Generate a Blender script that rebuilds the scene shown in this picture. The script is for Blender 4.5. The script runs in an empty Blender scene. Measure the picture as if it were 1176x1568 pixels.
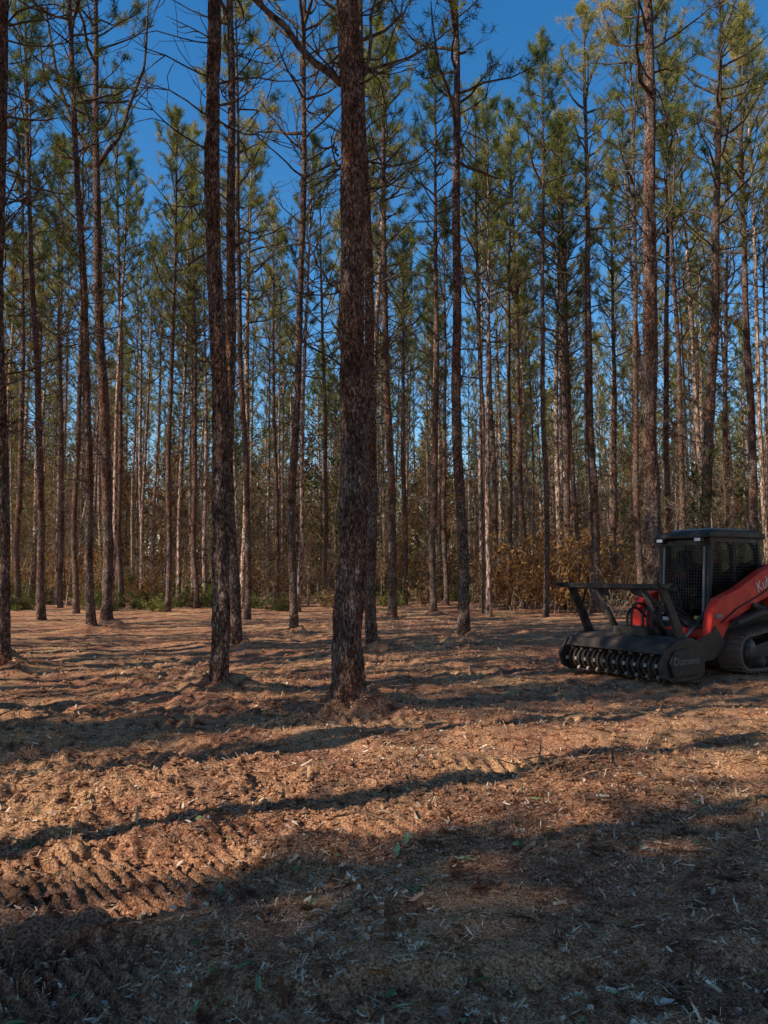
import bpy, bmesh, math, random
import numpy as np
from mathutils import Vector, Matrix
random.seed(11); rng=np.random.default_rng(11)
sc=bpy.context.scene
sc.view_settings.view_transform='Standard'; sc.view_settings.look='None'; sc.view_settings.exposure=0
COL=sc.collection

# ------------------------------------------------------------------ materials
def newmat(name):
    m=bpy.data.materials.new(name); m.use_nodes=True
    nt=m.node_tree; nt.nodes.clear()
    o=nt.nodes.new('ShaderNodeOutputMaterial'); return m,nt,o
def N(nt,t,**kw):
    n=nt.nodes.new(t)
    for k,v in kw.items(): setattr(n,k,v)
    return n
def L(nt,a,b): nt.links.new(a,b)
def coords(nt,scale=(1,1,1)):
    tc=N(nt,'ShaderNodeTexCoord'); mp=N(nt,'ShaderNodeMapping'); mp.inputs['Scale'].default_value=scale
    L(nt,tc.outputs['Object'],mp.inputs['Vector']); return mp.outputs['Vector']
def noise(nt,vec,scale,detail=4,rough=.6):
    n=N(nt,'ShaderNodeTexNoise'); n.inputs['Scale'].default_value=scale; n.inputs['Detail'].default_value=detail
    n.inputs['Roughness'].default_value=rough
    if vec is not None: L(nt,vec,n.inputs['Vector'])
    return n.outputs['Fac']
def ramp(nt,fac,stops):
    r=N(nt,'ShaderNodeValToRGB'); e=r.color_ramp.elements
    while len(e)<len(stops): e.new(.5)
    for i,(p,c) in enumerate(stops):
        e[i].position=p; e[i].color=(c[0],c[1],c[2],1) if not isinstance(c,float) else (c,c,c,1)
    L(nt,fac,r.inputs['Fac']); return r.outputs['Color']
def mix(nt,fac,a,b,mode='MIX'):
    m=N(nt,'ShaderNodeMix',data_type='RGBA',blend_type=mode)
    if isinstance(fac,(int,float)): m.inputs[0].default_value=fac
    else: L(nt,fac,m.inputs[0])
    for s,v in ((6,a),(7,b)):
        if isinstance(v,tuple): m.inputs[s].default_value=(*v,1)
        else: L(nt,v,m.inputs[s])
    return m.outputs[2]
def bump(nt,h,strength,dist,prev=None):
    b=N(nt,'ShaderNodeBump'); b.inputs['Strength'].default_value=strength; b.inputs['Distance'].default_value=dist
    L(nt,h,b.inputs['Height'])
    if prev is not None: L(nt,prev,b.inputs['Normal'])
    return b.outputs['Normal']
def princ(nt,o,col,rough=.9,normal=None,metal=0,spec=.2):
    p=N(nt,'ShaderNodeBsdfPrincipled')
    if isinstance(col,tuple): p.inputs['Base Color'].default_value=(*col,1)
    else: L(nt,col,p.inputs['Base Color'])
    if isinstance(rough,(int,float)): p.inputs['Roughness'].default_value=rough
    else: L(nt,rough,p.inputs['Roughness'])
    p.inputs['Metallic'].default_value=metal; p.inputs['Specular IOR Level'].default_value=spec
    if normal is not None: L(nt,normal,p.inputs['Normal'])
    L(nt,p.outputs[0],o.inputs['Surface']); return p
def diff(nt,o,col,normal=None):
    p=N(nt,'ShaderNodeBsdfDiffuse')
    if isinstance(col,tuple): p.inputs[0].default_value=(*col,1)
    else: L(nt,col,p.inputs[0])
    if normal is not None: L(nt,normal,p.inputs['Normal'])
    L(nt,p.outputs[0],o.inputs['Surface'])

def bark_mat():
    m,nt,o=newmat('pine_bark')
    v=coords(nt,(1,1,.4))
    dn=N(nt,'ShaderNodeTexNoise'); dn.inputs['Scale'].default_value=9; dn.inputs['Detail'].default_value=5; L(nt,v,dn.inputs['Vector'])
    mx=N(nt,'ShaderNodeVectorMath',operation='SCALE'); mx.inputs['Scale'].default_value=.34; L(nt,dn.outputs['Color'],mx.inputs[0])
    ad=N(nt,'ShaderNodeVectorMath',operation='ADD'); L(nt,v,ad.inputs[0]); L(nt,mx.outputs[0],ad.inputs[1])
    vo=N(nt,'ShaderNodeTexVoronoi',feature='DISTANCE_TO_EDGE'); vo.inputs['Scale'].default_value=17; L(nt,ad.outputs[0],vo.inputs['Vector'])
    fis=ramp(nt,vo.outputs['Distance'],[(0.0,0.0),(.16,1.0)])
    n1=noise(nt,v,38,6,.78); n2=noise(nt,coords(nt,(1,1,.5)),1.1,4); n3=noise(nt,coords(nt,(1,1,.7)),5,3)
    pl=ramp(nt,n1,[(.37,(.06,.039,.032)),(.52,(.3,.21,.175)),(.66,(.85,.69,.58))])
    red=ramp(nt,n1,[(.37,(.05,.021,.013)),(.52,(.31,.135,.09)),(.66,(.8,.46,.32))])
    c=mix(nt,ramp(nt,n2,[(.42,0.0),(.62,1.0)]),pl,red)
    c=mix(nt,ramp(nt,n3,[(.36,.6),(.54,0.0)]),c,(.055,.028,.019))
    fm=mix(nt,.35,fis,(1,1,1))
    c=mix(nt,fm,(.014,.008,.006),c)
    h=mix(nt,.55,fis,ramp(nt,n1,[(.2,0.0),(.8,1.0)]))
    diff(nt,o,c,bump(nt,h,1.0,.035)); return m
def far_bark():
    m,nt,o=newmat('pine_bark_plain'); v=coords(nt,(1,1,.4)); n=noise(nt,v,13,3,.8)
    c=ramp(nt,n,[(.38,(.05,.028,.02)),(.5,(.26,.155,.118)),(.63,(.78,.58,.45))]); diff(nt,o,c); return m
def simple_noise_mat(name,c1,c2,scale=8):
    m,nt,o=newmat(name); v=coords(nt); n=noise(nt,v,scale,2)
    diff(nt,o,ramp(nt,n,[(.32,c1),(.68,c2)])); return m
def leaf_mat(name,cols,scale=1.2,trans=.35):
    m,nt,o=newmat(name); v=coords(nt)
    n=noise(nt,v,scale,2,.8); oi=N(nt,'ShaderNodeObjectInfo')
    ma=N(nt,'ShaderNodeMath',operation='MULTIPLY_ADD'); L(nt,oi.outputs['Random'],ma.inputs[0]); ma.inputs[1].default_value=.26
    sb=N(nt,'ShaderNodeMath',operation='SUBTRACT'); L(nt,n,sb.inputs[0]); sb.inputs[1].default_value=.13
    L(nt,sb.outputs[0],ma.inputs[2])
    k=len(cols); c=ramp(nt,ma.outputs[0],[(.3+.4*i/(k-1),cc) for i,cc in enumerate(cols)])
    d=N(nt,'ShaderNodeBsdfDiffuse'); t=N(nt,'ShaderNodeBsdfTranslucent'); s=N(nt,'ShaderNodeMixShader'); s.inputs[0].default_value=trans
    L(nt,c,d.inputs[0]); L(nt,c,t.inputs[0]); L(nt,d.outputs[0],s.inputs[1]); L(nt,t.outputs[0],s.inputs[2]); L(nt,s.outputs[0],o.inputs['Surface'])
    return m
M_bark=bark_mat(); M_fbark=far_bark()
M_limb=simple_noise_mat('limb_bark',(.035,.024,.02),(.22,.16,.125),12)
M_pale=simple_noise_mat('pale_stem',(.08,.054,.04),(.5,.39,.29),9)
M_needle=leaf_mat('pine_needles',[(.06,.098,.028),(.16,.185,.05),(.4,.36,.095),(.6,.46,.16)],1.2,.4)
M_brown=leaf_mat('brown_leaves',[(.08,.032,.012),(.27,.115,.036),(.55,.31,.11)],2.5)
M_tan=leaf_mat('tan_leaves',[(.09,.053,.024),(.29,.175,.078),(.54,.37,.18)],2.5)
M_green=leaf_mat('shrub_leaves',[(.03,.052,.016),(.1,.13,.03),(.33,.31,.08)],2.5)

def ground_mat():
    m,nt,o=newmat('mulched_soil'); v=coords(nt)
    big=noise(nt,v,.5,3,.6); mid=noise(nt,v,6,4,.75); fin=noise(nt,v,75,4,.85); pat=noise(nt,v,1.15,5,.7)
    vo=N(nt,'ShaderNodeTexVoronoi'); vo.inputs['Scale'].default_value=55; L(nt,v,vo.inputs['Vector'])
    soil=ramp(nt,fin,[(.38,(.11,.038,.021)),(.5,(.54,.225,.118)),(.62,(.95,.55,.33))])
    straw=ramp(nt,fin,[(.38,(.15,.058,.028)),(.5,(.7,.355,.168)),(.62,(.98,.69,.41))])
    dark=ramp(nt,fin,[(.38,(.06,.025,.017)),(.5,(.26,.12,.076)),(.65,(.64,.4,.29))])
    c=mix(nt,ramp(nt,big,[(.42,0.0),(.62,1.0)]),soil,straw)
    c=mix(nt,ramp(nt,pat,[(.5,0.0),(.62,.82)]),c,dark)
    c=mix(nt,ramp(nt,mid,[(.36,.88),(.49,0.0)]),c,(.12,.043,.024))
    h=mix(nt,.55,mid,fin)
    nn=bump(nt,h,.85,.03); nn=bump(nt,vo.outputs['Distance'],.4,.008,nn)
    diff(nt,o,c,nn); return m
M_ground=ground_mat()

# ------------------------------------------------------------------ mesh helpers
class Geo:
    def __init__(s): s.v=[]; s.f=[]; s.m=[]; s.n=0
    def tube(s,pts,rad,sides=5,mat=0,cap=True):
        pts=[Vector(p) for p in pts]; n=len(pts)
        base=s.n
        up=Vector((0,0,1))
        for i,p in enumerate(pts):
            t=(pts[min(i+1,n-1)]-pts[max(i-1,0)]).normalized()
            a=t.cross(up)
            if a.length<.05: a=t.cross(Vector((0,1,0)))
            a.normalize(); b=t.cross(a)
            for k in range(sides):
                th=2*math.pi*k/sides
                q=p+(a*math.cos(th)+b*math.sin(th))*rad[i]; s.v.append((q.x,q.y,q.z))
        for i in range(n-1):
            for k in range(sides):
                k2=(k+1)%sides
                s.f.append((base+i*sides+k,base+i*sides+k2,base+(i+1)*sides+k2,base+(i+1)*sides+k)); s.m.append(mat)
        if cap:
            s.f.append(tuple(base+(n-1)*sides+k for k in range(sides))); s.m.append(mat)
            s.f.append(tuple(base+k for k in reversed(range(sides)))); s.m.append(mat)
        s.n+=n*sides
    def polys(s,arr,mat=0):   # arr (N,k,3)
        n,k,_=arr.shape
        s.v.extend(map(tuple,arr.reshape(-1,3).tolist()))
        idx=(np.arange(n*k).reshape(n,k)+s.n).tolist()
        s.f.extend(map(tuple,idx)); s.m.extend([mat]*n); s.n+=n*k
    def raw(s,v,f,mat=0):
        s.v.extend(v); s.f.extend([tuple(i+s.n for i in q) for q in f]); s.m.extend([mat]*len(f)); s.n+=len(v)
    def mesh(s,name,mats,smooth=True):
        me=bpy.data.meshes.new(name); me.from_pydata(s.v,[],s.f)
        for m in mats: me.materials.append(m)
        me.polygons.foreach_set('material_index',s.m)
        if smooth: me.polygons.foreach_set('use_smooth',[True]*len(s.f))
        me.update(); return me
def obj(name,me,parent=None,loc=(0,0,0),rot=(0,0,0),scale=(1,1,1)):
    o=bpy.data.objects.new(name,me); COL.objects.link(o); o.location=loc; o.rotation_euler=rot; o.scale=scale
    if parent: o.parent=parent
    return o

# ------------------------------------------------------------------ numpy noise and terrain
TAB=rng.random((256,256))
def vn(x,y,seed=0):
    x=np.asarray(x,float)+seed*17.3; y=np.asarray(y,float)+seed*31.7
    ix=np.floor(x).astype(int); iy=np.floor(y).astype(int); fx=x-ix; fy=y-iy
    fx=fx*fx*(3-2*fx); fy=fy*fy*(3-2*fy)
    a=TAB[ix&255,iy&255]; b=TAB[(ix+1)&255,iy&255]; c=TAB[ix&255,(iy+1)&255]; d=TAB[(ix+1)&255,(iy+1)&255]
    return (a*(1-fx)+b*fx)*(1-fy)+(c*(1-fx)+d*fx)*fy-.5
# pines of the stand: tan(bearing), distance, lean, radius
PINES=[(-.0476,8.52,-.008,.172),(-.218,9.8,-.019,.12),(-.196,15.5,-.030,.125),(-.388,19,-.067,.115),(-.369,21,-.05,.155),
(-.505,11.8,-.039,.105),(-.1195,18,.006,.1),(-.0156,14.9,-.02,.12),(.0104,24,-.017,.14),(.1065,17,-.007,.13),(.0667,28,.009,.13),
(.149,40,-.011,.15),(.281,28,.004,.18),(.3636,16,.013,.19),(.424,22,.068,.17),(.4935,24,.014,.15),(-.288,29,-.005,.11),
(-.249,33,-.034,.12),(-.4554,24,-.066,.13),(-.1818,24,-.035,.1),(.1905,34,-.021,.13),(.309,36,.015,.15),(.244,33,.007,.16),
(.0277,38,-.003,.13),(.083,36,0,.12),(-.076,36,-.023,.12),(-.1437,40,-.02,.13),(.378,30,.03,.14),(-.349,33,-.04,.13),
(-.431,34,-.04,.12),(.452,34,.05,.14),(-.024,32,0,.1),(-.487,30,-.03,.13),
(.135,30,-.01,.11),(.215,27,.012,.11),(.342,27,.01,.12),(.405,27.5,-.01,.11),(.165,33,.02,.12),(.26,31,-.02,.11),(-.41,27,-.02,.11)]
BASES=[(b*d,d) for b,d,_,_ in PINES]
def seg_band(x,y,p,q,width):
    p=np.array(p); q=np.array(q); d=q-p; Ln=np.hypot(*d); d=d/Ln
    s=(x-p[0])*d[0]+(y-p[1])*d[1]; t=-(x-p[0])*d[1]+(y-p[1])*d[0]
    t=t+.1*vn(s*1.3,0*s,3)
    m=np.clip((width/2-np.abs(t))/.09,0,1)*np.clip((s)/.4,0,1)*np.clip((Ln-s)/.4,0,1)
    return s,t,m
BANDS=(((-4.4,3.35),(-.45,3.75),.8,.085,.75,.028),((-4.5,2.5),(-.6,2.8),.7,.082,.75,.026),((-2.2,5.25),(1.4,5.75),.3,.11,.2,.038),((-1.1,4.25),(.4,4.5),.36,.105,.3,.034),
       ((-6,7.6),(3.5,8.0),.45,.15,.2,.024),((-1.0,2.4),(2.2,3.0),.45,.1,-.4,.006))
def height(x,y):
    x=np.asarray(x,float); y=np.asarray(y,float)
    h=.20*vn(x/9,y/9,1)+.10*vn(x/2.6,y/2.6,2)+.06*vn(x/.9,y/.9,3)
    r=np.hypot(x,y-4)
    k=np.clip(1.6-r/14,.5,1)
    cl=np.maximum(vn(x/1.7+5,y/1.2,7)+.15,0)*2.8
    flat=1-.75*np.clip((x+.2)/1.0,0,1)*np.clip((4.6-y)/.8,0,1)
    nz=.07*vn(x/.32,y/.32,4)+.055*vn(x/.13,y/.13,5)*(.4+cl)+.034*vn(x/.055,y/.055,6)*(.5+cl)
    h=h+flat*k*nz
    for j,(bx,by) in enumerate(BASES[:16]):
        d2=(x-bx)**2+(y-by)**2
        h=h+(.15*np.exp(-d2/.17)+.08*np.exp(-d2/.8))*(1 if by<12 else .75)*(1+1.6*vn(x/.17,y/.17,12))
    yy=5.55+.16*(x)+.12*np.sin(x*1.1)
    h=h+.10*np.exp(-((y-yy)/.3)**2)*np.clip(1.6-abs(x+.3)/2.6,0,1)
    yy=6.9-.05*x+.1*np.sin(x*.8+1)
    h=h+.07*np.exp(-((y-yy)/.35)**2)
    for p,q,w,pitch,sl,am in BANDS:
        s,t,m=seg_band(x,y,p,q,w)
        h=h*(1-.35*m)+m*(-.03+am*np.tanh(2.0*np.sin(2*math.pi*(s+sl*t+.05*vn(s*2.3,t*4,9))/pitch))*np.clip(.15+1.7*(vn(x/.4,y/.3,11)+.42),0,1.2))
    h=h+.10*np.exp(-(((x-1.25)**2)/.10+((y-5.5)**2)/.07))
    return h
def axis(lo,hi,step,g1,far1,g2,far2):
    a=list(np.arange(lo,hi,step)); s=step; x=a[-1]
    while x<far2: s*=g2; x+=s; a.append(x)
    s=step; x=a[0]; b=[]
    while x>far1: s*=g1; x-=s; b.append(x)
    return np.array(b[::-1]+a)
ax=axis(-2.8,2.0,.0155,1.022,-700,1.022,700); ay=axis(2.1,6.2,.0155,1.07,-500,1.019,900)
X,Y=np.meshgrid(ax,ay); Z=height(X,Y)
far=np.clip((np.hypot(X,Y)-60)/60,0,1); Z=Z*(1-far)
nx,ny=len(ax),len(ay)
V=np.stack([X,Y,Z],-1).reshape(-1,3)
i=np.arange(nx*ny).reshape(ny,nx)
F=np.stack([i[:-1,:-1],i[:-1,1:],i[1:,1:],i[1:,:-1]],-1).reshape(-1,4)
me=bpy.data.meshes.new('ground'); me.vertices.add(len(V)); me.vertices.foreach_set('co',V.ravel())
me.loops.add(F.size); me.loops.foreach_set('vertex_index',F.ravel().astype(np.int32))
me.polygons.add(len(F)); me.polygons.foreach_set('loop_start',np.arange(0,F.size,4,dtype=np.int32))
me.polygons.foreach_set('use_smooth',np.ones(len(F),bool)); me.update(calc_edges=True); me.validate()
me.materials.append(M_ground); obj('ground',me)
def gz(x,y): return float(height(x,y))

# ------------------------------------------------------------------ pines
def rv(s=1): return Vector((random.gauss(0,s),random.gauss(0,s),random.gauss(0,s)))
def wiggle(p,d,Ln,n,jit,lift):
    pts=[Vector(p)]; d=Vector(d).normalized(); st=Ln/n
    for k in range(n):
        d=(d+rv(jit)+Vector((0,0,lift))).normalized(); pts.append(pts[-1]+d*st)
    return pts
def needles(P,D,K,Lm,w):
    P=np.repeat(np.array(P),K,0); D=np.repeat(np.array(D),K,0)
    n=len(P)
    d=D*.5+rng.normal(0,.62,(n,3)); d/=np.linalg.norm(d,axis=1,keepdims=True)
    Ln=Lm*(.7+.6*rng.random((n,1)))
    b=P-D*rng.random((n,1))*.16+rng.normal(0,.025,(n,3))
    pe=np.cross(d,rng.normal(0,1,(n,3))); pe/=np.linalg.norm(pe,axis=1,keepdims=True)
    return np.stack([b-pe*w/2,b+pe*w/2,b+d*Ln],1)
def crown(g,H,z0,nl,Lmax,dead,K=19,sub=5,nw=.018,nL=.21,keep=.68,lod=False):
    P=[];D=[]
    az=random.random()*6
    for i in range(nl):
        t=((i+random.random()*1.6)/nl)**.9; t=min(t,.99)
        z=z0+(H-.5-z0)*t; az+=2.4+random.uniform(-.9,.9)
        Ln=(Lmax*(1-t)**.45*random.uniform(.35,1.1)+.4)
        if t<.3: Ln*=random.uniform(.5,1)
        el=math.radians(12+48*t+random.uniform(-16,18))
        d=Vector((math.cos(az)*math.cos(el),math.sin(az)*math.cos(el),math.sin(el)))
        pts=wiggle((0,0,z),d,Ln,6,.15,.08)
        r0=.016*Ln+.009
        g.tube(pts,[r0*(1-.75*k/6) for k in range(7)],3 if lod else 4,1,False)
        for j in range(sub+1):
            if j==sub: base=pts[5]; dd=(pts[6]-pts[5]).normalized(); sl=.35
            else:
                a=random.uniform(.35,.97)*6; k=int(a); base=pts[k].lerp(pts[min(k+1,6)],a-k)
                dd=(pts[min(k+1,6)]-pts[k]).normalized(); sd=dd.cross(Vector((0,0,1))).normalized()*random.choice((-1,1))
                dd=(dd*.6+sd*random.uniform(.4,1)+Vector((0,0,random.uniform(0,.6)))).normalized(); sl=Ln*random.uniform(.18,.4)+.1
            tp=wiggle(base,dd,sl,3,.2,.12)
            if not lod: g.tube(tp,[.009,.008,.006,.003],3,1,False)
            for q in range(1,4):
                if random.random()<keep*(.55 if t<.3 else 1):
                    P.append(tp[q]+rv(.03)); D.append((tp[q]-tp[q-1]).normalized())
            if random.random()<.6 and not lod:
                e=wiggle(tp[1],(tp[2]-tp[1]).normalized()+rv(.6),sl*.6,2,.1,.1)
                g.tube(e,[.006,.005,.003],3,1,False)
                if random.random()<keep: P.append(e[2]);D.append((e[2]-e[1]).normalized())
    for q in range(10):
        P.append(Vector((random.gauss(0,.14),random.gauss(0,.14),H-random.random()*.8))); D.append(Vector((0,0,1)))
    g.polys(needles([tuple(p) for p in P],[tuple(d) for d in D],K,nL,nw),2)
    for i in range(dead):
        z=random.uniform(z0*.28,z0+1.5); a=random.random()*6.28; el=math.radians(random.uniform(-12,50))
        d=Vector((math.cos(a)*math.cos(el),math.sin(a)*math.cos(el),math.sin(el))); Ln=random.uniform(.3,1)*(.6+1.9*z/z0)*.85
        pts=wiggle((0,0,z),d,Ln,5,.22,.04); r=.012+.006*Ln
        g.tube(pts,[r*(1-.15*k) for k in range(6)],3,1,False)
        for j in range(1 if lod else 4):
            k=random.randint(1,4); tp=wiggle(pts[k],(pts[k+1]-pts[k]).normalized()+rv(.5),Ln*.45,3,.25,.05)
            g.tube(tp,[.009,.008,.006,.004],3,1,False)
def trunk_r(r,z,H): return r*(1-.88*(z/H)**1.6)*(1+.45*math.exp(-z/.22))+.008
VAR=[]; CROWNS=[]; LOD=[]; DENSE=[]
def far_trunk(g,H,sides,r=.125):
    ph=random.random()*6; n=14
    zs=[-.3]+[H*i/n for i in range(n+1)]
    g.tube([(.13*math.sin(z*.35+ph)*(1-z/H)*min(1,max(z,0)/3),.13*math.cos(z*.26+ph)*(1-z/H)*min(1,max(z,0)/3),z) for z in zs],[trunk_r(r,max(z,0),H) for z in zs],sides,0)
for k in range(8):
    H=random.uniform(20,25); z0=H*random.uniform(.48,.6)
    g=Geo(); crown(g,H,z0,random.randint(38,48),random.uniform(2.2,3.2),random.randint(28,42))
    CROWNS.append((g.mesh('crown',[M_bark,M_limb,M_needle]),H))
    far_trunk(g,H,8)
    VAR.append(g.mesh('far_pine',[M_fbark,M_limb,M_needle]))
for k in range(8):
    H=random.uniform(19,25); z0=H*random.uniform(.42,.58)
    g=Geo(); crown(g,H,z0,random.randint(34,44),random.uniform(2.2,3.1),12,K=8,sub=5,nw=.045,nL=.25,keep=.72,lod=True)
    far_trunk(g,H,6); LOD.append(g.mesh('far_pine',[M_fbark,M_limb,M_needle]))
for k in range(4):  # close-crowned pines shaped to block sun and sky from out of view
    H=random.uniform(19,23); z0=H*random.uniform(.55,.62)
    g=Geo(); crown(g,H,z0,60,random.uniform(2.0,2.5),14,K=9,sub=6,nw=.07,nL=.27,keep=.95,lod=True)
    far_trunk(g,H,8,.15); DENSE.append(g.mesh('shade_pine',[M_fbark,M_limb,M_needle]))

def near_trunk(r,H,sides,dz,zfine,limbs,seed):
    zs=[-.35]; z=-.35
    while z<zfine: z+=dz; zs.append(z)
    st=dz
    while z<H: st=min(st*1.3,.8); z=min(z+st,H); zs.append(z)
    zs=np.array(zs); th=np.arange(sides)/sides*2*math.pi
    TH,ZZ=np.meshgrid(th,zs)
    zc=np.clip(ZZ,0,None)
    R=r*.87*(1-.88*(zc/H)**1.6)*(1+.3*np.exp(-zc/.5)+.25*np.exp(-zc/.14))+.006
    cx=np.cos(TH)*r; cy=np.sin(TH)*r
    rel=(vn(cx/.035+seed,ZZ/.10+cy/.035,2)+.6*vn(cx/.02-cy/.03,ZZ/.05+seed,3))*.026+.05*vn(cx/.12+cy/.1+seed,ZZ/.35,4)*r/.15
    rel=rel+.10*r*np.exp(-zc/.35)*np.cos(TH*5+seed)
    R=R+rel*np.clip(1-zc/(H*.8),0,1)*min(1,r/.15)
    w=np.clip(zc/2.5,0,1)*(1-zc/H)
    ox=.11*np.sin(ZZ*.33+seed)*w+.03*np.sin(ZZ*1.1+seed*2)*w; oy=.08*np.cos(ZZ*.27+seed)*w
    Vv=np.stack([R*np.cos(TH)+ox,R*np.sin(TH)+oy,ZZ],-1).reshape(-1,3)
    n=len(zs); ii=np.arange(n*sides).reshape(n,sides); j=np.roll(ii,-1,1)
    Ff=np.stack([ii[:-1],j[:-1],j[1:],ii[1:]],-1).reshape(-1,4)
    g=Geo(); g.raw(list(map(tuple,Vv.tolist())),Ff.tolist(),0)
    for pts,rr in limbs:
        P=[Vector(pts[0])]
        for a,b in zip(pts[:-1],pts[1:]):
            a=Vector(a);b=Vector(b)
            for q in range(1,4): P.append(a.lerp(b,q/3)+rv(.025 if q<3 else .008))
        m=len(P); g.tube(P,[rr*(1-.7*k/m) for k in range(m)],8,1)
        for k in range(3,m-1,2):
            if rr>.02:
                tp=wiggle(P[k],(P[k+1]-P[k]).normalized()+rv(.7),random.uniform(.3,.9),4,.2,.05); g.tube(tp,[rr*.3,rr*.25,rr*.2,rr*.14,rr*.08],4,1)
    for k in range(random.randint(26,38)):
        z=random.uniform(1.5,12.5); a=random.random()*6.28; d=Vector((math.cos(a),math.sin(a),random.uniform(.0,.7)))
        rr0=trunk_r(r,z,H)*.7
        ln=random.choice((.15,.22,.3,.8,1.2,1.6)); ln=min(ln,.25) if z<4.5 else ln
        o_=Vector((d.x*rr0,d.y*rr0,z)); P=wiggle(o_,d,ln,5,.2,.02)
        q=random.uniform(.009,.016) if sides<70 else random.uniform(.008,.014); g.tube(P,[q*1.3,q,q*.8,q*.7,q*.5,q*.4],5,1)
        if ln>.7:
            for jj in range(4):
                kk=random.randint(1,4); g.tube(wiggle(P[kk],(P[kk+1]-P[kk]).normalized()+rv(.6),ln*.45,3,.25,.05),[q*.55,q*.5,q*.4,q*.3],3,1)
    return g.mesh('trunk',[M_bark,M_limb])
LIMBS={0:[([(-.05,0,7.3),(-.55,0,7.75),(-1.2,0,8.5),(-1.9,.2,9.6),(-2.4,.3,10.9)],.05),([(-.1,0,4.7),(-.28,-.02,4.95),(-.44,-.03,5.28)],.022),
          ([(-.1,0,6.45),(-.3,0,6.5),(-.5,-.1,6.7)],.016),([(.1,0,7.1),(.28,0,7.6),(.36,0,8.4),(.8,.1,9.3)],.03),([(.1,0,7.5),(.5,.1,7.8),(.7,.1,8.5)],.014)],
       4:[([(0,0,13.6),(-.7,0,14.6),(-1.2,0,16.4),(-1.5,0,18.5)],.08),([(0,0,13.4),(.8,0,14.6),(1.4,0,16.3),(1.6,0,18.5)],.07)],
       5:[([(0,0,4.9),(.3,0,5.2),(.55,0,5.35)],.013),([(0,0,7.0),(.4,-.1,7.5),(.7,-.1,7.7)],.016)],
       2:[([(0,0,9.5),(-.5,0,10),(-.8,0,10.7)],.02)],13:[([(0,0,8.6),(.5,0,9.6),(.6,0,11.2)],.03)]}
for k,(b,d,ln,r) in enumerate(PINES):
    e=obj('pine_tree',None,None,(b*d,d,gz(b*d,d)-.13),(0,math.atan(ln),0)); e.empty_display_size=.5
    cm,H=CROWNS[(k*3+1)%8]
    if d<19: tm=near_trunk(r,H,72 if d<10 else 40,.03 if d<10 else .06,min(H*.6,d*.9+3),LIMBS.get(k,[]),k*1.7)
    else: tm=near_trunk(r,H,20,.2,12,LIMBS.get(k,[]),k*1.7)
    obj('trunk',tm,e); obj('crown',cm,e,rot=(0,0,random.random()*6.28))
placed=list(BASES)
def ok(x,y,md):
    return all((x-a)**2+(y-c)**2>md*md for a,c in placed)
forest=obj('distant_pine_forest',None)
cnt=0
def put(x,y,pool):
    global cnt
    placed.append((x,y)); s=random.uniform(.84,1.08); w=s*random.uniform(.55,1.05)
    obj('pine',random.choice(pool),forest,(x,y,gz(x,y)*max(0,1-max(0,math.hypot(x,y)-60)/60)-.05),(random.gauss(0,.02),random.gauss(0,.027),random.random()*6.28),(w,w,s)); cnt+=1
for y0,y1,num,md,pool in ((27,55,112,1.7,VAR),(55,90,225,1.9,LOD),(90,150,320,2.2,LOD)):
    c0=cnt
    for t in range(20000):
        if cnt-c0>=num: break
        y=math.sqrt(random.uniform(y0*y0,y1*y1)); x=random.uniform(-.68,.68)*y
        if ok(x,y,md): put(x,y,pool)
# unseen clump added to shade the foreground; gap beside it lets a sun band through
UX,UY=math.sin(math.radians(63)),math.cos(math.radians(63))
for p,a in ((-2.0,-17.5),(-.7,-19),(-1.6,-21.5),(.8,-18.5),(-2.1,-25),(-.3,-24),(1.2,-23),(-2.7,-22.5),(-2.9,-28)):
    x,y=p*UY+a*UX,-p*UX+a*UY
    placed.append((x,y)); obj('pine',DENSE[int(abs(a))%4],forest,(x,y,gz(x,y)),(0,0,a),(1,1,1))
def stand(num,xr,yr,md,lim,pool,sd,sun_gap=True):
    R=random.Random(sd); c1=cnt
    for t in range(6000):
        if cnt-c1>=num: break
        x=R.uniform(*xr); y=R.uniform(*yr)
        if math.hypot(x,y)<5.5 or (y>0 and abs(x)/y<lim): continue
        if sun_gap and -7.3<x*UY-y*UX<-3.3 and x*UX+y*UY<-13: continue  # strip kept free of trees so sun reaches the lit band
        if ok(x,y,md): put(x,y,pool)
# the stand continues unseen around the viewpoint, with pines added for shade
stand(42,(-21,-5),(-7,22),2.5,.60,VAR,5)  # trunks set to throw shadow stripes over the mid-ground
stand(28,(-38,-14),(-26,-3),3.2,.60,DENSE,8)  # dense crowns added sunward for solid shade on the near ground
stand(16,(-55,-22),(-12,28),3.8,.60,VAR,3)
stand(16,(-17,-4.5),(-3,14),1.7,.60,VAR,9)  # extra trunks added for more shadow stripes
stand(85,(-2,30),(-28,-2.5),2.6,.62,DENSE,4)  # dense crowns added behind to cut open sky light
stand(64,(8,42),(-3,32),2.7,.62,DENSE,6)  # right side closed with added crowns, dimming the sky fill

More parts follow.
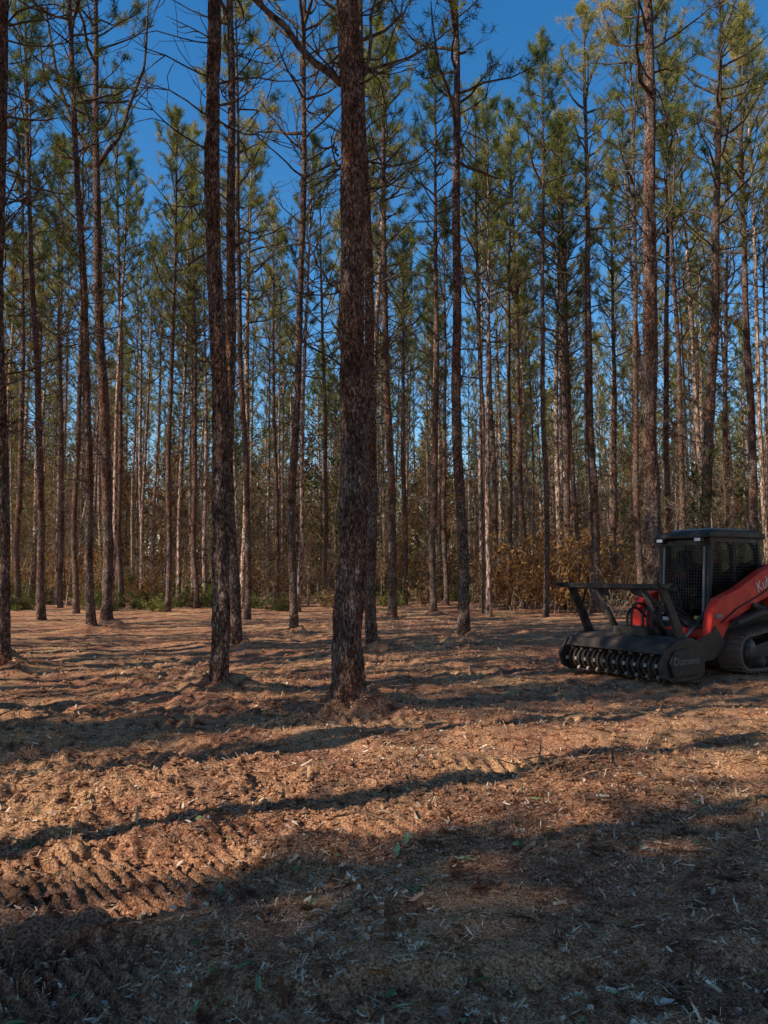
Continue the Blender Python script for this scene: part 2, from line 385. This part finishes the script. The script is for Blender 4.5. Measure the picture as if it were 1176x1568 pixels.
# ------------------------------------------------------------------ understory
def leaves(P,n,spread,size,g,mat):
    P=np.array([tuple(p) for p in P]); idx=rng.integers(0,len(P),n)
    c=P[idx]+rng.normal(0,spread,(n,3)); c[:,2]=np.abs(c[:,2])
    a=rng.normal(0,1,(n,3)); a/=np.linalg.norm(a,axis=1,keepdims=True); b=np.cross(a,rng.normal(0,1,(n,3))); b/=np.linalg.norm(b,axis=1,keepdims=True)
    s=size*(.5+rng.random((n,1)))
    g.polys(np.stack([c-a*s,c+b*s*.45,c+a*s,c-b*s*.45],1),mat)
def shrub(h,w,st,nl,lm,size=.05):
    g=Geo(); tips=[]
    for i in range(st):
        a=random.random()*6.28; o_=(random.gauss(0,w*.15),random.gauss(0,w*.15),-.05)
        p=wiggle(o_,(math.cos(a)*.35*w/h*2,math.sin(a)*.35*w/h*2,1),h*random.uniform(.5,1.05),6,.14,.06)
        g.tube(p,[.013*(1-.12*k) for k in range(7)],3,0,False); tips+=p[2:]
        for j in range(5):
            k=random.randint(1,5); q=wiggle(p[k],(random.gauss(0,1),random.gauss(0,1),.6),h*random.uniform(.15,.35),4,.2,.05)
            g.tube(q,[.007,.006,.005,.004,.003],3,0,False); tips+=q[1:]
    if nl: leaves(tips,nl,.07,size,g,1)
    return g.mesh('shrub',[M_pale if lm is not M_green else M_limb,lm],False)
def sapling(h,nl,lm,size=.055):
    g=Geo(); p=wiggle((0,0,-.05),(random.gauss(0,.06),random.gauss(0,.06),1),h,10,.05,.05); tips=[]
    g.tube(p,[.005*h*(1-.085*k)+.004 for k in range(11)],5,0,False)
    for j in range(34):
        k=random.randint(1,9); a=random.random()*6.28
        q=wiggle(p[k].lerp(p[k+1],random.random()),(math.cos(a),math.sin(a),random.uniform(.4,1.3)),h*random.uniform(.1,.24),5,.15,.06)
        g.tube(q,[.011,.009,.008,.006,.005,.003],3,0,False); tips+=q[2:]
        for z in range(3):
            q2=wiggle(q[random.randint(1,4)],(random.gauss(0,1),random.gauss(0,1),.8),h*.07,3,.2,.05); g.tube(q2,[.006,.005,.004,.003],3,0,False); tips+=q2[1:]
    if nl: leaves(tips,nl,.1,size,g,1)
    return g.mesh('sapling',[M_pale,lm],False)
SH=[shrub(2.6,2.2,12,1700,M_brown),shrub(3.6,2.6,12,1900,M_brown),shrub(1.5,2,12,1100,M_tan),shrub(3,2.2,12,900,M_tan),
    shrub(2.2,2.2,12,1800,M_green),shrub(1.2,1.8,12,1100,M_green),shrub(1.8,1.8,14,0,M_tan),shrub(3.2,1.8,10,300,M_tan)]
SP=[sapling(6.5,250,M_tan),sapling(9,700,M_brown),sapling(7.5,1000,M_brown),sapling(11,900,M_tan),sapling(8,800,M_green),sapling(5,0,M_tan),sapling(10,120,M_tan)]
THK=[sapling(9,1600,M_brown,.1),sapling(8,1500,M_tan,.1),sapling(10,1800,M_green,.1),sapling(11,1100,M_brown,.1)]
under=obj('understory_brush',None)
def putu(me,x,y,s): obj('brush',me,under,(x,y,gz(x,y)*max(0,1-max(0,math.hypot(x,y)-60)/60)-.02),(random.gauss(0,.05),random.gauss(0,.05),random.random()*6.28),(s,s,s*random.uniform(.85,1.2)))
for t in range(480):
    y=33+48*random.random()**.85; x=random.uniform(-.66,.66)*y
    if y<42 and -.3<x/y<.2 and random.random()<.6: continue
    putu(random.choices(SH,[4,3,5,5,4,4,4,4])[0],x,y,random.uniform(.6,1.35))
for t in range(36):
    y=random.uniform(33,46); putu(random.choice((SH[0],SH[1],SH[3],SH[7])),random.uniform(.1,.5)*y,y,random.uniform(.8,1.4))
for t in range(130):
    y=random.uniform(62,105); x=random.uniform(-.66,.66)*y; putu(random.choice(SH[:5]),x,y,random.uniform(1.3,2.4))
for t in range(260):
    y=36+45*random.random(); x=random.uniform(-.66,.66)*y
    putu(random.choice(SP),x,y,random.uniform(.7,1.2))
for t in range(340):
    y=random.uniform(50,125); x=random.uniform(-.66,.66)*y; putu(random.choice(THK),x,y,random.uniform(.7,1.3))
for t in range(300):
    y=random.uniform(130,190); x=random.uniform(-.7,.7)*y; putu(random.choice(THK),x,y,random.uniform(1.5,2.4))
for t in range(46):
    y=random.uniform(29,38); putu(random.choice((SH[5],SH[5],SH[2],SH[6],SH[4])),random.uniform(-.62,-.1)*y,y,random.uniform(.35,.8))
for t in range(14):
    y=random.uniform(24,34); putu(random.choice(SP),random.uniform(.34,.6)*y,y,random.uniform(.5,.9))
for (x,y,me,s) in ((6.2,29,SH[1],1.25),(7.2,30,SH[0],1.4),(5.2,32,SH[1],1.1),(8.3,30,SH[1],1.2),(6.8,33,SH[0],1.6)):
    obj('brown_shrub',me,None,(x,y,gz(x,y)),(0,0,x),(s,s,s*1.15))
obj('young_hardwood_tree',sapling(4.6,900,M_green),None,(9.3,21.5,gz(9.3,21.5)),(0,0,1))
obj('bare_shrub',SH[6],None,(7.6,24.5,gz(7.6,24.5)),(0,0,2),(1.1,1.1,1.3))

# ------------------------------------------------------------------ ground litter
def strips(n,cx,cy,sx,sy,l,w,tilt,lift=.004):
    x=rng.normal(cx,sx,n*2); y=np.abs(rng.normal(cy,sy,n*2)-1.6)+1.6
    dens=vn(x/.9,y/.7,21)+.6*vn(x/.3,y/.3,22)+.5
    keep=rng.random(n*2)<np.clip(dens,.08,1); x=x[keep][:n]; y=y[keep][:n]; n=len(x)
    z=height(x,y)
    yaw=rng.random(n)*6.283; t=np.abs(rng.normal(0,tilt,n)); ro=rng.normal(0,tilt,n)
    l=l*(.35+rng.random(n)**2*1.6); w=w*(.5+rng.random(n))
    a=np.stack([np.cos(yaw)*np.cos(t),np.sin(yaw)*np.cos(t),np.sin(t)],1)*l[:,None]
    b=np.stack([-np.sin(yaw),np.cos(yaw),np.sin(ro)],1)*w[:,None]
    c=np.stack([x,y,z+lift+np.abs(a[:,2])*.6+np.abs(b[:,2])],1)
    return c,a,b
def chipmat(name,cols):
    m,nt,o=newmat(name); v=coords(nt); n=N(nt,'ShaderNodeTexWhiteNoise')
    sn=N(nt,'ShaderNodeVectorMath',operation='SNAP'); sn.inputs[1].default_value=(.045,.045,.5); L(nt,v,sn.inputs[0]); L(nt,sn.outputs[0],n.inputs['Vector'])
    c=ramp(nt,n.outputs['Value'],[(i/(len(cols)-1),q) for i,q in enumerate(cols)]); diff(nt,o,c); return m
M_chip=chipmat('wood_chip',[(.12,.05,.028),(.33,.155,.085),(.58,.34,.2),(.95,.78,.58)])
M_straw=chipmat('pine_straw',[(.13,.05,.024),(.42,.195,.085),(.88,.58,.33)])
g=Geo()
for n,cx,cy,sx,sy,l,w in ((24000,.4,2.3,1.9,1.4,.01,.0023),(22000,0,5,3.6,2.2,.017,.0036),(18000,0,10,8,5,.032,.0075)):
    c,a,b=strips(n,cx,cy,sx,sy,l,w,.4); g.polys(np.stack([c-a-b*.6,c+a*.9-b,c+a+b*.5,c-a*.8+b],1))
obj('wood_chips',g.mesh('wood_chips',[M_chip],False))
g=Geo()
for n,cx,cy,sx,sy,l,w in ((7000,0,3,2.2,1.8,.035,.0009),(12000,0,7,5,3.5,.055,.0018),(14000,0,14,10,6,.09,.004)):
    c,a,b=strips(n,cx,cy,sx,sy,l,w,.15); g.polys(np.stack([c-a-b,c+a-b,c+a+b,c-a+b],1))
obj('pine_straw',g.mesh('pine_straw',[M_straw],False))
def leaf_obj(name,n,cols,size):
    g=Geo(); c,a,b=strips(n,.2,2.9,2.0,1.5,size,size*.42,.3,.01)
    up=np.zeros_like(c); up[:,2]=size*.25
    for s in (1,-1):
        g.polys(np.stack([c-a,c-a*.45+s*b*.9+up,c+a*.2+s*b+up,c+a,][::s],1))
    return obj(name,g.mesh(name,[chipmat(name+'_leaf',cols)],False))
leaf_obj('fallen_brown_leaves',340,[(.2,.1,.07),(.38,.24,.18),(.7,.54,.43)],.026)
leaf_obj('fallen_green_leaves',210,[(.08,.13,.05),(.18,.26,.11),(.42,.52,.32)],.027)
g=Geo()
ico=[(0,0,1),(.9,0,.3),(.28,.85,.3),(-.72,.52,.3),(-.72,-.52,.3),(.28,-.85,.3),(0,0,-.6)]
fc=[(0,1,2),(0,2,3),(0,3,4),(0,4,5),(0,5,1),(6,2,1),(6,3,2),(6,4,3),(6,5,4),(6,1,5)]
for n,cx,cy,sx,sy,s0 in ((7500,-.4,4.9,2.2,.8,.013),(4200,0,8,5,3.0,.021)):
    x=rng.normal(cx,sx,n); y=np.abs(rng.normal(cy,sy,n)-1.7)+1.7; z=height(x,y)
    for i_ in range(n):
        s=s0*random.uniform(.4,2.1)
        g.raw([(x[i_]+v[0]*s*random.uniform(.4,1.7),y[i_]+v[1]*s*random.uniform(.4,1.7),z[i_]+(v[2])*s*random.uniform(.4,1.1)) for v in ico],fc)
obj('soil_clods',g.mesh('soil_clods',[M_ground],False))
g=Geo()
for n,cx,cy,sx,sy,Lm,r in ((70,0,3.5,2.2,1.8,.09,.002),(110,0,9,5,4,.25,.004),(120,0,20,9,7,.6,.009)):
    for i_ in range(n):
        x=random.gauss(cx,sx); y=abs(random.gauss(cy,sy)-1.8)+1.8; a=random.random()*6.28; z=gz(x,y)
        P=wiggle((x,y,z+.015),(math.cos(a),math.sin(a),random.uniform(0,.12)),Lm*random.uniform(.4,1.3),4,.14,0)
        g.tube(P,[r,r*.9,r*.8,r*.6,r*.4],5,0)
obj('fallen_twigs',g.mesh('fallen_twigs',[simple_noise_mat('twig_wood',(.14,.08,.05),(.45,.31,.22),20)]))
g=Geo()
for cx,cy,n,sp in ((1.25,5.5,80,.18),(.15,6.6,20,.2),(3.4,8.2,30,.3),(-1.9,6.3,16,.2),(-.5,8.3,25,.25)):
    for i_ in range(n):
        x=random.gauss(cx,sp); y=random.gauss(cy,sp*.6); a=random.random()*6.28; z=gz(x,y)
        P=wiggle((x,y,z+random.uniform(-.01,.05)),(math.cos(a),math.sin(a),random.uniform(-.2,.4)),random.uniform(.05,.26),4,.15,0)
        r=random.uniform(.003,.008); g.tube(P,[r,r,r*.9,r*.7,r*.5],5,0)
obj('brush_debris_pile',g.mesh('brush_debris_pile',[simple_noise_mat('debris_wood',(.15,.07,.04),(.5,.3,.19),20)]))

# ------------------------------------------------------------------ compact track loader with mulcher head
def paint(name,c,rough,dust=.5,metal=0):
    m,nt,o=newmat(name); v=coords(nt); n=noise(nt,v,5,5,.7); n2=noise(nt,v,40,2)
    f=ramp(nt,n,[(.52-.2*dust,0.0),(1.0-.15*dust,1.0)])
    col=mix(nt,f,c,(.24,.155,.11)); rr=ramp(nt,n,[(.3,float(rough)),(.75,.9)])
    princ(nt,o,col,rr,bump(nt,n2,.12,.003),metal,.45); return m
R_red=paint('red_paint',(.78,.03,.012),.3,.15); R_blk=paint('black_paint',(.012,.012,.013),.32,.3); R_dk=paint('dark_steel',(.032,.028,.026),.5,.7,.3)
R_rub=paint('dusty_rubber',(.1,.088,.08),.8,1.8); R_gry=paint('grey_paint',(.22,.225,.23),.45,.3); R_seat=paint('seat_fabric',(.03,.03,.033),.9,.2)
R_steel=paint('worn_steel',(.4,.38,.35),.4,.5,.6); R_wht=paint('white_decal',(.75,.75,.74),.5,.0); R_yel=paint('warning_decal',(.7,.5,.05),.5,0)
mg,nt,o=newmat('cab_glass')
tr=N(nt,'ShaderNodeBsdfTransparent'); tr.inputs[0].default_value=(.42,.46,.46,1); gl=N(nt,'ShaderNodeBsdfGlossy'); gl.inputs['Roughness'].default_value=.04
lw=N(nt,'ShaderNodeLayerWeight'); lw.inputs[0].default_value=.12; ms=N(nt,'ShaderNodeMixShader'); L(nt,lw.outputs['Fresnel'],ms.inputs[0]); L(nt,tr.outputs[0],ms.inputs[1]); L(nt,gl.outputs[0],ms.inputs[2]); L(nt,ms.outputs[0],o.inputs['Surface'])
mlit,nt,o=newmat('lamp_lens'); princ(nt,o,(.75,.76,.78),.1,spec=.8)
TL=obj('compact_track_loader',None,None,(3.72,11.55,gz(3.72,11.55)+.03),(0,0,math.radians(211.5)))
def part(name,v,f,mat,bev=.008,smooth=False):
    me=bpy.data.meshes.new(name); me.from_pydata([tuple(q) for q in v],[],f); me.materials.append(mat)
    if smooth: me.polygons.foreach_set('use_smooth',[True]*len(f))
    me.update(); o=obj(name,me,TL)
    if bev:
        b=o.modifiers.new('b','BEVEL'); b.width=bev; b.segments=2; b.limit_method='ANGLE'; b.angle_limit=.6
    return o
def prism(name,prof,y0,y1,mat,bev=.01):
    n=len(prof); v=[(x,y0,z) for x,z in prof]+[(x,y1,z) for x,z in prof]
    f=[tuple(range(n)),tuple(range(2*n-1,n-1,-1))]+[(i,i+n,(i+1)%n+n,(i+1)%n) for i in range(n)]
    o=part(name,v,f,mat,bev)
    b=bmesh.new(); b.from_mesh(o.data); bmesh.ops.recalc_face_normals(b,faces=b.faces); b.to_mesh(o.data); b.free(); return o
def box(name,x0,x1,y0,y1,z0,z1,mat,bev=.008): return prism(name,[(x0,z0),(x1,z0),(x1,z1),(x0,z1)],y0,y1,mat,bev)
def beam(name,p,q,w,h,mat,bev=.008):
    p=Vector(p);q=Vector(q);t=(q-p).normalized(); s=t.cross(Vector((0,0,1)))
    s=Vector((0,1,0)) if s.length<.05 else s.normalized(); u=s.cross(t)
    v=[c+s*a*w/2+u*b*h/2 for c in (p,q) for a,b in ((-1,-1),(1,-1),(1,1),(-1,1))]
    return part(name,v,[(3,2,1,0),(4,5,6,7),(0,1,5,4),(1,2,6,5),(2,3,7,6),(3,0,4,7)],mat,bev)
def pipe(name,pts,r,mat,sides=14):
    g=Geo(); g.tube(pts,[r]*len(pts),sides,0); return obj(name,g.mesh(name,[mat]),TL)
def multi(name,g,mats,smooth=False): return obj(name,g.mesh(name,mats,smooth),TL)
def gbox(g,c,s,ax=None,m=0):
    c=Vector(c); A=ax or (Vector((1,0,0)),Vector((0,1,0)),Vector((0,0,1)))
    v=[tuple(c+A[0]*a*s[0]/2+A[1]*b*s[1]/2+A[2]*d*s[2]/2) for d in (-1,1) for a,b in ((-1,-1),(1,-1),(1,1),(-1,1))]
    g.raw(v,[(3,2,1,0),(4,5,6,7),(0,1,5,4),(1,2,6,5),(2,3,7,6),(3,0,4,7)],m)
sp=[(-.5,.1),(-.3,.02),(.22,.02),(.42,.1),(.47,.3),(.33,.5),(.1,.6),(-.2,.64),(-.5,.52)]
for s in (1,-1): prism('mulcher_side_plate',sp,s*.93,s*.99,R_blk,.012)
prism('mulcher_side_guard',[(-.3,.1),(.25,.1),(.32,.3),(.2,.47),(-.15,.5),(-.38,.4)],.992,1.03,R_blk,.02)
prism('mulcher_housing',[(-.5,.1),(-.44,.1),(-.42,.48),(-.2,.57),(.2,.5),(.3,.4),(.34,.42),(.24,.55),(.1,.6),(-.2,.63),(-.5,.515)],-.93,.93,R_dk,.006)
pipe('mulcher_drum',[(.17,-.925,.22),(.17,.925,.22)],.13,R_dk,28)
g=Geo()
for k in range(19):
    y=-.87+k*.0967
    g.tube([(.17,y-.014,.22),(.17,y+.014,.22)],[.175,.175],24,0)
multi('drum_rings',g,[R_dk])
g=Geo()
for k in range(57):
    y=-.89+k*.0318; th=k*1.05
    c=Vector((.17+.18*math.cos(th),y,.22+.18*math.sin(th))); u=Vector((math.cos(th),0,math.sin(th))); t=Vector((-math.sin(th),0,math.cos(th)))
    gbox(g,c,(.055,.036,.05),(u,Vector((0,1,0)),t))
multi('drum_teeth',g,[R_steel])
beam('pusher_bar',(.32,-1.02,1.37),(.32,1.02,1.37),.07,.07,R_blk)
beam('pusher_bar_rear',(.1,-.98,1.33),(.1,.98,1.33),.045,.045,R_blk)
for s in (1,-1):
    prism('pusher_arm',[(.36,1.4),(.22,1.41),(-.02,1.0),(-.22,.62),(-.05,.6),(.1,.92)],s*.84,s*.9,R_blk,.01)
    prism('pusher_hook',[(.3,1.33),(.46,1.36),(.5,1.43),(.4,1.41),(.2,1.42)],s*.98,s*1.03,R_blk,.006)
    pipe('pusher_cylinder',[(.15,s*.45,1.3),(-.1,s*.45,.95)],.028,R_steel); pipe('pusher_cylinder_body',[(-.07,s*.45,1.0),(-.35,s*.45,.6)],.05,R_blk)
    beam('pusher_brace',(.3,s*.5,1.36),(.1,s*.85,1.0),.04,.05,R_blk)
    prism('push_gusset',[(.3,1.34),(.05,1.34),(-.02,1.2),(.2,1.25)],s*.3,s*.34,R_blk,.005)
g=Geo()
for k in range(7): gbox(g,(.2,-.75+k*.25,1.35),(.24,.03,.03))
multi('pusher_slats',g,[R_blk])
box('motor_cover',-.42,-.05,-.32,.32,.6,.74,R_blk,.02)
prism('quick_attach',[(-.5,.12),(-.5,.62),(-.58,.7),(-.68,.62),(-.68,.2)],-.55,.55,R_blk)
for k,(y,z) in enumerate(((-.2,.85),(-.12,.92),(.1,.88),(.2,.95),(.28,.82))):
    P=[Vector((-.25,y,.72)),Vector((-.3,y,z+.1)),Vector((-.55,y*1.3,z+.16)),Vector((-.9,y*1.8,z)),Vector((-1.2,y*2.1,z-.2))]
    Q=[]
    for i in range(4):
        p0=P[max(i-1,0)];p1=P[i];p2=P[i+1];p3=P[min(i+2,4)]
        for t in (0,.25,.5,.75): Q.append(.5*((2*p1)+(p2-p0)*t+(2*p0-5*p1+4*p2-p3)*t*t+(3*p1-p0-3*p2+p3)*t**3))
    Q.append(P[4]); pipe('hydraulic_hose',Q,.02,R_blk,8)
for s in (1,-1):
    y0,y1=sorted((s*.62,s*.78))
    prism('loader_arm',[(-3.75,1.75),(-3.7,1.42),(-3.3,1.4),(-2.3,1.12),(-1.72,.9),(-1.38,.72),(-1.2,.45),(-.95,.28),(-.72,.3),(-.72,.5),(-.95,.62),(-1.02,.95),(-1.2,1.17),(-1.7,1.32),(-2.4,1.62),(-3.3,1.84)],y0,y1,R_red,.02)
    prism('arm_lower_plate',[(-1.28,.5),(-.98,.26),(-.66,.24),(-.66,.56),(-.96,.68),(-1.06,.76)],s*.785,s*.8,R_blk,.004)
    pipe('tilt_cylinder',[(-1.25,s*.5,.95),(-.95,s*.5,.72)],.045,R_blk); pipe('tilt_rod',[(-.97,s*.5,.74),(-.68,s*.5,.55)],.022,R_steel)
    pipe('lift_cylinder',[(-3.2,s*.83,.8),(-2.0,s*.83,1.05)],.045,R_blk)
    pipe('arm_pin',[(-1.15,s*.6,.9),(-1.15,s*.82,.9)],.045,R_steel)
    pipe('arm_line',[(-3,s*.79,1.5),(-2.2,s*.79,1.2),(-1.6,s*.79,1.0),(-1.2,s*.79,.8)],.011,R_blk,8)
box('arm_cross_tube',-1.22,-1.08,-.64,.64,.55,.7,R_red,.02)
box('front_red_bracket',-1.0,-.9,-.62,-.3,.62,.95,R_red,.02)
prism('chassis',[(-1.25,.3),(-1.15,.55),(-1.2,.78),(-3.5,.95),(-3.6,.4),(-3.4,.25),(-1.5,.22)],-.5,.5,R_blk)
prism('engine_hood',[(-2.85,.9),(-3.75,.9),(-3.85,1.2),(-3.7,1.62),(-2.85,1.72)],-.6,.6,R_red,.04)
prism('rear_grille',[(-3.76,.6),(-3.9,.6),(-3.9,1.35),(-3.84,1.35)],-.5,.5,R_blk)
for s in (1,-1): prism('fender',[(-1.4,.76),(-1.45,.84),(-2.1,.98),(-3.4,1.05),(-3.4,.98),(-2.1,.9)],s*.5,s*.93,R_blk,.012)
def pil(name,p,q,w=.07): beam(name,p,q,w,w,R_blk,.016)
for s in (1,-1):
    y=s*.45
    pil('cab_pillar',(-1.38,y,.78),(-1.5,y,2.12),.075); pil('cab_pillar',(-2.1,y,.95),(-2.08,y,2.12),.05); pil('cab_pillar',(-2.82,y,.95),(-2.75,y,2.12),.08)
    beam('cab_sill',(-1.38,y,.98),(-2.85,y,1.22),.06,.09,R_blk); beam('cab_header',(-1.45,y,2.1),(-2.8,y,2.1),.07,.08,R_blk)
    prism('cab_side_panel',[(-1.42,.74),(-1.42,.98),(-2.8,1.22),(-2.8,.8)],s*.445,s*.465,R_blk)
    prism('cab_side_glass',[(-1.44,1.02),(-1.52,2.06),(-2.74,2.06),(-2.78,1.26)],s*.43,s*.436,mg,0)
    g=Geo()
    for k in range(24): x=-1.52-k*.05; gbox(g,(x,s*.475,1.62),(.006,.006,.84))
    for k in range(17): gbox(g,(-2.1,s*.478,1.24+k*.05),(1.2,.006,.006))
    multi('side_screen',g,[R_blk])
    for (cx,cz,dx,dz) in ((-1.52,2.06,-1,-1),(-2.04,2.06,1,-1),(-2.12,2.06,-1,-1),(-2.7,2.06,1,-1)):
        prism('window_corner',[(cx,cz),(cx+dx*.12,cz),(cx+dx*.04,cz+dz*.04),(cx,cz+dz*.12)],s*.44,s*.47,R_blk,0)
prism('cab_roof',[(-1.36,2.13),(-1.38,2.2),(-1.5,2.25),(-2.8,2.27),(-2.92,2.22),(-2.92,2.13)],-.52,.52,R_blk,.03)
prism('roof_cap',[(-1.6,2.265),(-1.7,2.3),(-2.6,2.31),(-2.7,2.27)],-.38,.38,R_gry,.015)
beam('front_sill',(-1.37,-.45,.8),(-1.37,.45,.8),.06,.1,R_blk); beam('front_header',(-1.47,-.45,2.06),(-1.47,.45,2.06),.06,.1,R_blk)
beam('door_frame_l',(-1.36,.38,.88),(-1.455,.38,2.0),.035,.04,R_gry); beam('door_frame_r',(-1.36,-.38,.88),(-1.455,-.38,2.0),.035,.04,R_gry)
part('door_glass',[(-1.37,-.4,.84),(-1.37,.4,.84),(-1.47,.4,2.02),(-1.47,-.4,2.02)],[(0,1,2,3)],mg,0)
g=Geo()
for k in range(15): y=-.35+k*.05; gbox(g,(-1.41,y,1.5),(.006,.006,1.05),(Vector((1,0,.09)).normalized(),Vector((0,1,0)),Vector((-.09,0,1)).normalized()))
for k in range(20): gbox(g,(-1.375-.0045*k,0,1.0+k*.052),(.006,.72,.006))
multi('door_screen',g,[R_blk])
pipe('wiper',[(-1.34,.05,.9),(-1.38,-.12,1.35)],.008,R_blk,6)
for y in (-.36,.36):
    box('work_light',-1.38,-1.3,y-.07,y+.07,2.06,2.14,R_blk,.012); box('work_light_lens',-1.302,-1.292,y-.055,y+.055,2.075,2.125,mlit,.003)
box('cab_back_wall',-2.8,-2.84,-.42,.42,.9,1.5,R_blk); box('cab_floor',-1.42,-2.8,-.43,.43,.74,.8,R_blk)
prism('seat',[(-2.0,1.0),(-2.0,1.14),(-2.45,1.12),(-2.6,1.75),(-2.72,1.75),(-2.65,.95)],-.26,.26,R_seat,.04)
prism('seat_headrest',[(-2.55,1.76),(-2.6,1.98),(-2.68,1.98),(-2.68,1.76)],-.15,.15,R_red,.03)
for s in (1,-1):
    box('armrest',-1.9,-2.4,s*.3,s*.4,1.25,1.32,R_seat,.02); pipe('joystick',[(-1.95,s*.35,1.3),(-1.9,s*.35,1.5)],.018,R_blk,8); pipe('grip',[(-1.9,s*.35,1.46),(-1.885,s*.35,1.56)],.03,R_red,8)
box('front_step',-1.2,-1.34,-.42,.42,.5,.56,R_gry)
box('warning_label',-1.342,-1.338,.22,.34,.83,.88,R_yel,0); box('white_label',-1.322,-1.318,-.36,-.2,.78,.84,R_wht,0)
def hull(circs):
    pts=[]
    for cx,cz,r in circs:
        for k in range(48): a=k/48*6.2832; pts.append((cx+r*math.cos(a),cz+r*math.sin(a)))
    pts=sorted(set(pts))
    def cr(o,a,b): return (a[0]-o[0])*(b[1]-o[1])-(a[1]-o[1])*(b[0]-o[0])
    lo=[]
    for p in pts:
        while len(lo)>1 and cr(lo[-2],lo[-1],p)<=0: lo.pop()
        lo.append(p)
    up=[]
    for p in reversed(pts):
        while len(up)>1 and cr(up[-2],up[-1],p)<=0: up.pop()
        up.append(p)
    return lo[:-1]+up[:-1]
circ=[(-1.72,.33,.28),(-3.25,.29,.25),(-3.1,.52,.25)]
def resamp(h,stp):
    out=[];h=h+[h[0]]; d=[0]
    for a,b in zip(h[:-1],h[1:]): d.append(d[-1]+math.hypot(b[0]-a[0],b[1]-a[1]))
    n=round(d[-1]/stp)
    for k in range(n):
        t=d[-1]*k/n
        j=max(i for i in range(len(d)) if d[i]<=t); j=min(j,len(h)-2); f=(t-d[j])/(d[j+1]-d[j]+1e-9)
        out.append((h[j][0]*(1-f)+h[j+1][0]*f,h[j][1]*(1-f)+h[j+1][1]*f))
    return out
ho=resamp(hull(circ),.05)
for s in (1,-1):
    y0,y1=s*.52,s*.94; g=Geo(); n=len(ho); cen=[]
    for k in range(n):
        a=Vector(ho[k-1]);b=Vector(ho[(k+1)%n]);t=(b-a).normalized(); nn=Vector((t.y,-t.x)); cen.append((Vector(ho[k]),t,nn))
    v=[];f=[]
    for p,t,nn in cen:
        q=p-nn*.035
        v+=[(p.x,y0,p.y),(p.x,y1,p.y),(q.x,y1,q.y),(q.x,y0,q.y)]
    for k in range(n):
        a=k*4;b=((k+1)%n)*4
        for j in range(4): f.append((a+j,a+(j+1)%4,b+(j+1)%4,b+j))
    g.raw(v,f)
    for k in range(0,n,2):
        p,t,nn=cen[k]
        T=Vector((t.x,0,t.y));Nn=Vector((nn.x,0,nn.y)); c=Vector((p.x,0,p.y))+Nn*.012
        for q,o2 in ((.63,0),(.83,.025)):
            gbox(g,c+Vector((0,s*q,0))+T*o2,(.045,.19,.035),(T,Vector((0,1,0)),Nn))
    multi('rubber_track',g,[R_rub])
    for cx,cz,r in ((-1.72,.33,.235),(-3.25,.29,.2),(-3.1,.52,.21)):
        pipe('track_wheel',[(cx,s*.6,cz),(cx,s*.88,cz)],r,R_blk,28); pipe('wheel_hub',[(cx,s*.88,cz),(cx,s*.905,cz)],r*.45,R_dk,18)
    for k in range(4):
        cx=-2.05-k*.3; pipe('track_roller',[(cx,s*.6,.17),(cx,s*.9,.17)],.1,R_dk,20)
    prism('track_frame',[(-1.75,.3),(-1.75,.4),(-2.4,.5),(-3.2,.45),(-3.2,.25),(-2,.22)],s*.6,s*.86,R_blk)
def text(body,size,M,mat,name,al='CENTER'):
    c=bpy.data.curves.new(name,'FONT'); c.body=body; c.size=size; c.extrude=.001; c.align_x=al
    c.materials.append(mat); o=bpy.data.objects.new(name,c); COL.objects.link(o); o.parent=TL; o.matrix_local=M
def side_M(x,y,z,ang=0):
    X=Vector((-math.cos(ang),0,math.sin(ang))); Zc=Vector((0,1,0)); Yc=Zc.cross(X)
    m=Matrix((X,Yc,Zc)).transposed().to_4x4(); m.translation=(x,y,z); return m
text('Diamond',.15,side_M(-.03,1.034,.27),R_gry,'plate_lettering')
text('Kubota',.24,side_M(-2.2,.785,1.25,.35),R_wht,'arm_lettering','LEFT')

# ------------------------------------------------------------------ light, sky, camera
EL=math.radians(36); az=math.radians(63)
d=Vector((math.sin(az)*math.cos(EL),math.cos(az)*math.cos(EL),-math.sin(EL)))
sl=bpy.data.lights.new('sun','SUN'); sl.energy=5; sl.angle=math.radians(.4); sl.color=(1,.92,.77)
so=bpy.data.objects.new('sun',sl); COL.objects.link(so); so.rotation_euler=d.to_track_quat('-Z','Y').to_euler()
w=bpy.data.worlds.new('World'); sc.world=w; w.use_nodes=True; nt=w.node_tree; nt.nodes.clear()
sk=nt.nodes.new('ShaderNodeTexSky'); sk.sky_type='NISHITA'; sk.sun_disc=False; sk.sun_elevation=EL; sk.sun_rotation=math.radians(243); sk.ozone_density=2; sk.dust_density=.1; sk.air_density=1.1; sk.altitude=0
hs=nt.nodes.new('ShaderNodeHueSaturation'); hs.inputs['Saturation'].default_value=1.38; hs.inputs['Value'].default_value=1.15
bg=nt.nodes.new('ShaderNodeBackground'); bg.inputs[1].default_value=.15; ow=nt.nodes.new('ShaderNodeOutputWorld')
nt.links.new(sk.outputs[0],hs.inputs['Color']); nt.links.new(hs.outputs[0],bg.inputs[0]); nt.links.new(bg.outputs[0],ow.inputs[0])
cam=bpy.data.cameras.new('camera'); co=bpy.data.objects.new('camera',cam); COL.objects.link(co)
cam.sensor_fit='VERTICAL'; cam.sensor_height=24; cam.lens=17.46; cam.clip_end=3000; cam.clip_start=.05
co.location=(0,0,1.5); co.rotation_euler=(math.radians(94.81),0,0); sc.camera=co
print('trees',cnt)
